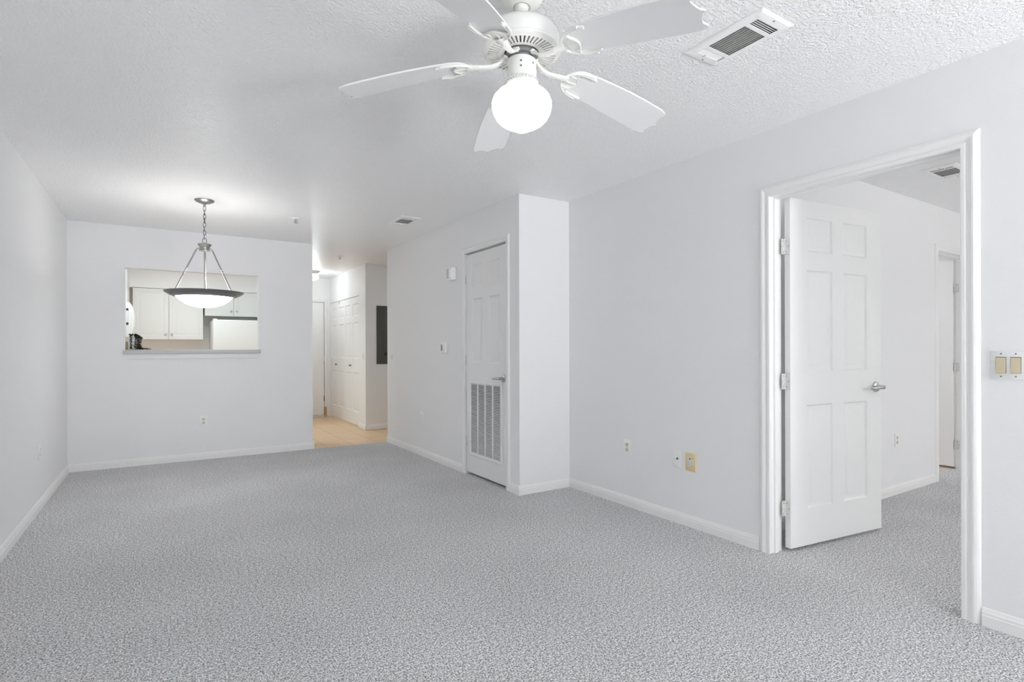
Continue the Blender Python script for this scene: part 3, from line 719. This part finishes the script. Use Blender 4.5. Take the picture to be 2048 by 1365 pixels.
e = thing('double_light_switch', 'double rocker switch with almond rockers right of the bedroom doorway', 'light switch', (XR, .797, 1.108), -PI / 2)
mb = MB(); plate(mb, .118, .116, .006); mb.build('cover_plate', mat('switch_plate_white', (.80, .80, .79), .4), e)
for x in (-.024, .023):
    mb = MB(); mb.box(x - .0170, x + .0170, -.0064, -.0055, -.0335, .0338); fr = mb.build('rocker_gap_shade', M_void, e)  # dark sheet painted as the shaded gap around the rocker
    mb = MB(); mb.mesh([(x - .0155, -.0080, .0315), (x + .0155, -.0080, .0315), (x + .0155, -.0086, 0), (x - .0155, -.0086, 0), (x + .0155, -.0125, -.0325), (x - .0155, -.0125, -.0325), (x + .0155, -.0055, -.0325), (x - .0155, -.0055, -.0325), (x + .0155, -.0055, .0315), (x - .0155, -.0055, .0315)],
                       [(0, 3, 2, 1), (3, 5, 4, 2), (5, 7, 6, 4), (1, 2, 4, 6, 8), (0, 9, 7, 5, 3), (0, 1, 8, 9)])
    mb.build('rocker', M_cream, e)
    pieces('screw', M_screw, e, [(0, .0058), (.0032, .0062), (.002, .0072), (0, .0074)], [Matrix.Translation((x, 0, z)) @ RX90 for z in (-.047, .047)])
def toggle(label, loc, rz):
    e = thing('light_switch', label, 'light switch', loc, rz, 'single light switches')
    mb = MB(); plate(mb, .070, .115); mb.build('cover_plate', M_plast, e)
    mb = MB(); mb.box(-.0165, .0165, -.0085, -.005, -.033, .033, .0015); mb.build('rocker', M_ivory, e)
    pieces('screw', M_screw, e, [(0, .0052), (.003, .0058), (0, .0068)], [Matrix.Translation((0, 0, z)) @ RX90 for z in (-.048, .048)])
toggle('single light switch at the hall end of the side wall', (XC, 6.575, 1.089), -PI / 2)
toggle('single light switch beside the bifold closet doors', (XP, 8.005, 1.090), -PI / 2)

e = thing('thermostat', 'small white thermostat with a grey display left of the utility door', 'thermostat', (XC, 5.060, 1.196), -PI / 2)
mb = MB(); mb.box(-.062, .062, -.006, -.0003, -.060, .055, .003); mb.build('back_plate', M_plast, e)
mb = MB(); mb.box(-.056, .048, -.028, -.005, -.052, .048, .005); mb.build('body', M_plast, e)
mb = MB(); mb.box(-.044, -.010, -.0288, -.027, -.030, .032, .0005); mb.build('display', M_lcd, e)
e = thing('alarm_horn', 'square white fire alarm sounder beside the top of the utility door', 'fire alarm', (XC, 4.862, 1.922), -PI / 2)
mb = MB(); mb.box(-.066, .066, -.010, -.0003, -.066, .066, .003); mb.build('back_plate', M_plast, e)
mb = MB(); mb.box(-.058, .060, -.055, -.008, -.060, .060, .008); bd = mb.build('body', M_plast, e)
mb = MB()
for k in range(7): mb.box(-.048, -.002, -.0565, -.054, -.044 + k * .014, -.036 + k * .014, .001)
mb.build('sound_grille', mat('horn_grille', (.5, .5, .5), .6), bd)
mb = MB(); mb.box(.010, .046, -.066, -.052, -.042, .044, .006); mb.build('strobe_lens', M_plast, bd)

# electrical panel
e = thing('electrical_panel', 'dark grey electrical panel recessed in the wall beyond the hall corner', 'electrical panel', (2.868, YP, .963))
mb = MB(); mb.box(-.190, .190, -.010, -.0004, 0, .865, .002); mb.build('trim_cover', M_panel, e)
mb = MB(); mb.box(-.085, .120, -.016, -.009, .12, .79, .002); pd = mb.build('panel_door', M_panel, e)
mb = MB(); mb.box(-.075, -.030, -.020, -.0155, .055 + .07, .105 + .07, .002); mb.build('latch', M_black, pd)
pieces('screw', M_black, e, [(0, .0095), (.0075, .0095), (.006, .013), (0, .014)], [Matrix.Translation((x, 0, z)) @ RX90 for z in (.045, .43, .82) for x in (-.17, .17)], 12)

# ------------------------------------------------------------------ kitchen seen through the pass-through
CP = [(0, 0), (.003, .003), (.006, .0035), (.020, .0035), (.034, .0005), (.040, 0)]
def cab(label, x0, x1, y0, y1, z0, z1, doors, knobs, group='white kitchen wall cabinets'):
    e = thing('wall_cabinet', label, 'cabinet', ((x0 + x1) / 2, y1, z0), 0, group); cx = (x0 + x1) / 2
    mb = MB(); mb.box(x0 - cx, x1 - cx, y0 + .02 - y1, -.001, 0, z1 - z0 - .001); mb.build('carcass', M_cab, e)
    for (a, b), k in zip(doors, knobs):
        W, Hh = b - a, z1 - z0 - .006
        d = slab(W, Hh, .018, [(.055, W - .055, .055, Hh - .055)], CP, back=False).build('cabinet_door', M_cab, e)
        d.location = (a - cx, y0 - y1, .003)
        mb = MB(); mb.lathe([(0, 0), (.007, 0), (.005, .004), (.005, .012), (.013, .018), (.015, .024), (.011, .029), (0, .030)], 18, Matrix.Translation((W - .035 if k > 0 else .035, 0, .075)) @ RX90)
        mb.build('knob', M_chrome, d)
    return e
cab('tall white two-door wall cabinet seen left through the pass-through', -.350, .538, 9.60, YE, 1.337, 2.088, [(-.347, .0905), (.0975, .535)], [1, -1])
cab('short white two-door wall cabinet above the refrigerator', .560, 1.392, 9.60, YE, 1.705, 2.088, [(.564, .9555), (.9625, 1.388)], [1, -1])
e = thing('wall_cabinet', 'white wall cabinet above the microwave on the kitchen left wall', 'cabinet', (-.70, 8.6, 1.80), 0, 'white kitchen wall cabinets')
mb = MB(); mb.box(.001, .295, -.45, .97, 0, .289); mb.build('carcass', M_cab, e)
for a in (-.448, .262):
    d = slab(.706, .283, .018, [(.05, .656, .05, .233)], CP, back=False).build('cabinet_door', M_cab, e); d.location = (.315, a, .003); d.rotation_euler = (0, 0, PI / 2)

e = thing('refrigerator', 'white top-freezer refrigerator under the short wall cabinet', 'refrigerator', (.985, 9.10, 0))
mb = MB(); mb.box(-.350, .380, .075, .78, .04, 1.622, .008); mb.box(-.34, .37, .09, .76, -.003, .05); mb.build('body', M_app, e)
for nm, z0, z1 in (('freezer_door', 1.105, 1.628), ('fridge_door', .06, 1.095)):
    mb = MB(); mb.box(-.350, .380, -.002, .066, z0, z1, .018, 4); d = mb.build(nm, M_app, e)
    mb = MB(); mb.box(-.334, .366, .064, .077, z0 + .012, z1 - .012); mb.build('gasket', M_ivory, d)
    mb = MB(); zz = (z0 + .03, z0 + .30) if nm[1] == 'r' and nm[2] == 'e' else (z1 - .42, z1 - .03)
    mb.tube([(.345, 0, zz[0]), (.345, -.035, zz[0] + .03), (.345, -.035, zz[1] - .03), (.345, 0, zz[1])], .011, 10); mb.build('handle', M_app, d)
mb = MB(); mb.box(-.348, -.290, .005, .115, 1.621, 1.640, .005); mb.build('hinge_cover', M_app, e)

e = thing('microwave', 'white over-range microwave on the kitchen left wall, seen edge-on', 'microwave', (-.70, 8.58, 1.335))
mb = MB(); mb.box(.001, .315, -.40, .40, 0, .464, .004); mb.build('body', M_app, e)
mb = MB(); pts = []; n = 18
for i in range(n + 1): pts.append((.362 + .045 * math.sin(PI * i / n) ** .6, .012 + .44 * i / n))
A = [mb.v((x, -.14, z)) for x, z in pts]; B = [mb.v((x, .39, z)) for x, z in pts]
a0, b0_, a1, b1 = mb.v((.316, -.14, .012)), mb.v((.316, .39, .012)), mb.v((.316, -.14, .452)), mb.v((.316, .39, .452))
for i in range(n): mb.bm.faces.new([A[i], B[i], B[i + 1], A[i + 1]])
mb.bm.faces.new([a0] + A + [a1]); mb.bm.faces.new([b0_] + B + [b1]); mb.bm.faces.new([a0, b0_, B[0], A[0]]); mb.bm.faces.new([a1, A[-1], B[-1], b1]); mb.bm.faces.new([a0, a1, b1, b0_])
dr = mb.build('microwave_door', M_app, e, angle=50)
mb = MB(); mb.box(.316, .330, -.39, -.15, .012, .452, .003); cp = mb.build('control_panel', M_app, e)
mb = MB(); mb.tube([(.330, -.21, .37), (.358, -.21, .355), (.360, -.21, .26), (.358, -.21, .175), (.330, -.21, .16)], .007, 10); mb.build('handle', M_app, cp)
for z in (.350, .170): tag(MB().box(.329, .352, -.222, -.198, z - .008, z + .022, .003).build('handle_mount', M_black, cp), 'black handle mount')

# ------------------------------------------------------------------ trailing plant on the ledge
LZ = 1.1833
pl = thing('potted_vine', 'dark trailing vine in a white square pot at the left end of the ledge', 'potted plant', (-.243, YB + .085, LZ))
mb = MB(); mb.box(-.040, .042, -.030, .045, 0, .052, .002); mb.build('pot_stand', M_stand, pl)
mb = MB(); mb.box(-.043, .037, -.034, .042, .053, .140, .004); mb.box(-.034, .028, -.026, .034, .139, .142); mb.build('pot', M_pot, pl)
vines = [[(-.012, -.02, .14), (-.018, -.044, .150), (-.020, -.046, .10), (-.018, -.046, .05), (-.016, -.046, .012)]]
for k in range(6):
    x = .018 + .010 * k; y = -.045 + .006 * k
    vines.append([(.01, -.01, .142), (x * .6 + .008, y * .9, .158 - .004 * k), (x + .004, y, .125), (x + .010 * math.sin(k), y - .003, .07), (x + .004, y - .004, .010)])
vines.append([(.02, -.02, .02), (.055, -.045, .012), (.095, -.055, .010), (.150, -.06, .008)])
vines.append([(.03, -.02, .03), (.06, -.03, .016), (.09, -.04, .012), (.120, -.048, .009)])
vines.append([(-.02, -.01, .142), (-.03, -.03, .156), (.0, -.036, .156), (.03, -.03, .153)])
ms, ml = MB(), MB()
def leaf(mb, p, d, s):
    d = Vector(d).normalized(); q = d.orthogonal().normalized(); q = (Matrix.Rotation(random.uniform(0, 6.28), 3, d) @ q); n = d.cross(q) * .25 * s
    p = Vector(p); a = [p, p + d * s * .45 + q * s * .38 + n, p + d * s, p + d * s * .45 - q * s * .38 + n]
    mb.face(a); mb.face([x - d.cross(q) * .0006 for x in a][::-1])
for vn in vines:
    P = []
    for a, b in zip(vn, vn[1:]):
        for i in range(6): P.append(Vector(a).lerp(Vector(b), i / 6) + Vector([random.uniform(-.0015, .0015) for _ in range(3)]))
    P.append(Vector(vn[-1])); ms.tube(P, .0011, 5)
    for p in P[3:]:
        for _ in range(3): leaf(ml, p, (random.uniform(-1, 1), random.uniform(-1, .5), random.uniform(-.6, .7)), random.uniform(.009, .018))
ms.build('vine_stem', M_vine, pl); ml.build('foliage', M_leaf, pl)
mb = MB(); mb.box(-.306, -.291, YB + .055, YB + .16, LZ, LZ + .085, .002)
tag(mb.build('wooden_block', M_block, own=True), 'small tan wooden board standing between the pot and the left jamb', 'wooden board')
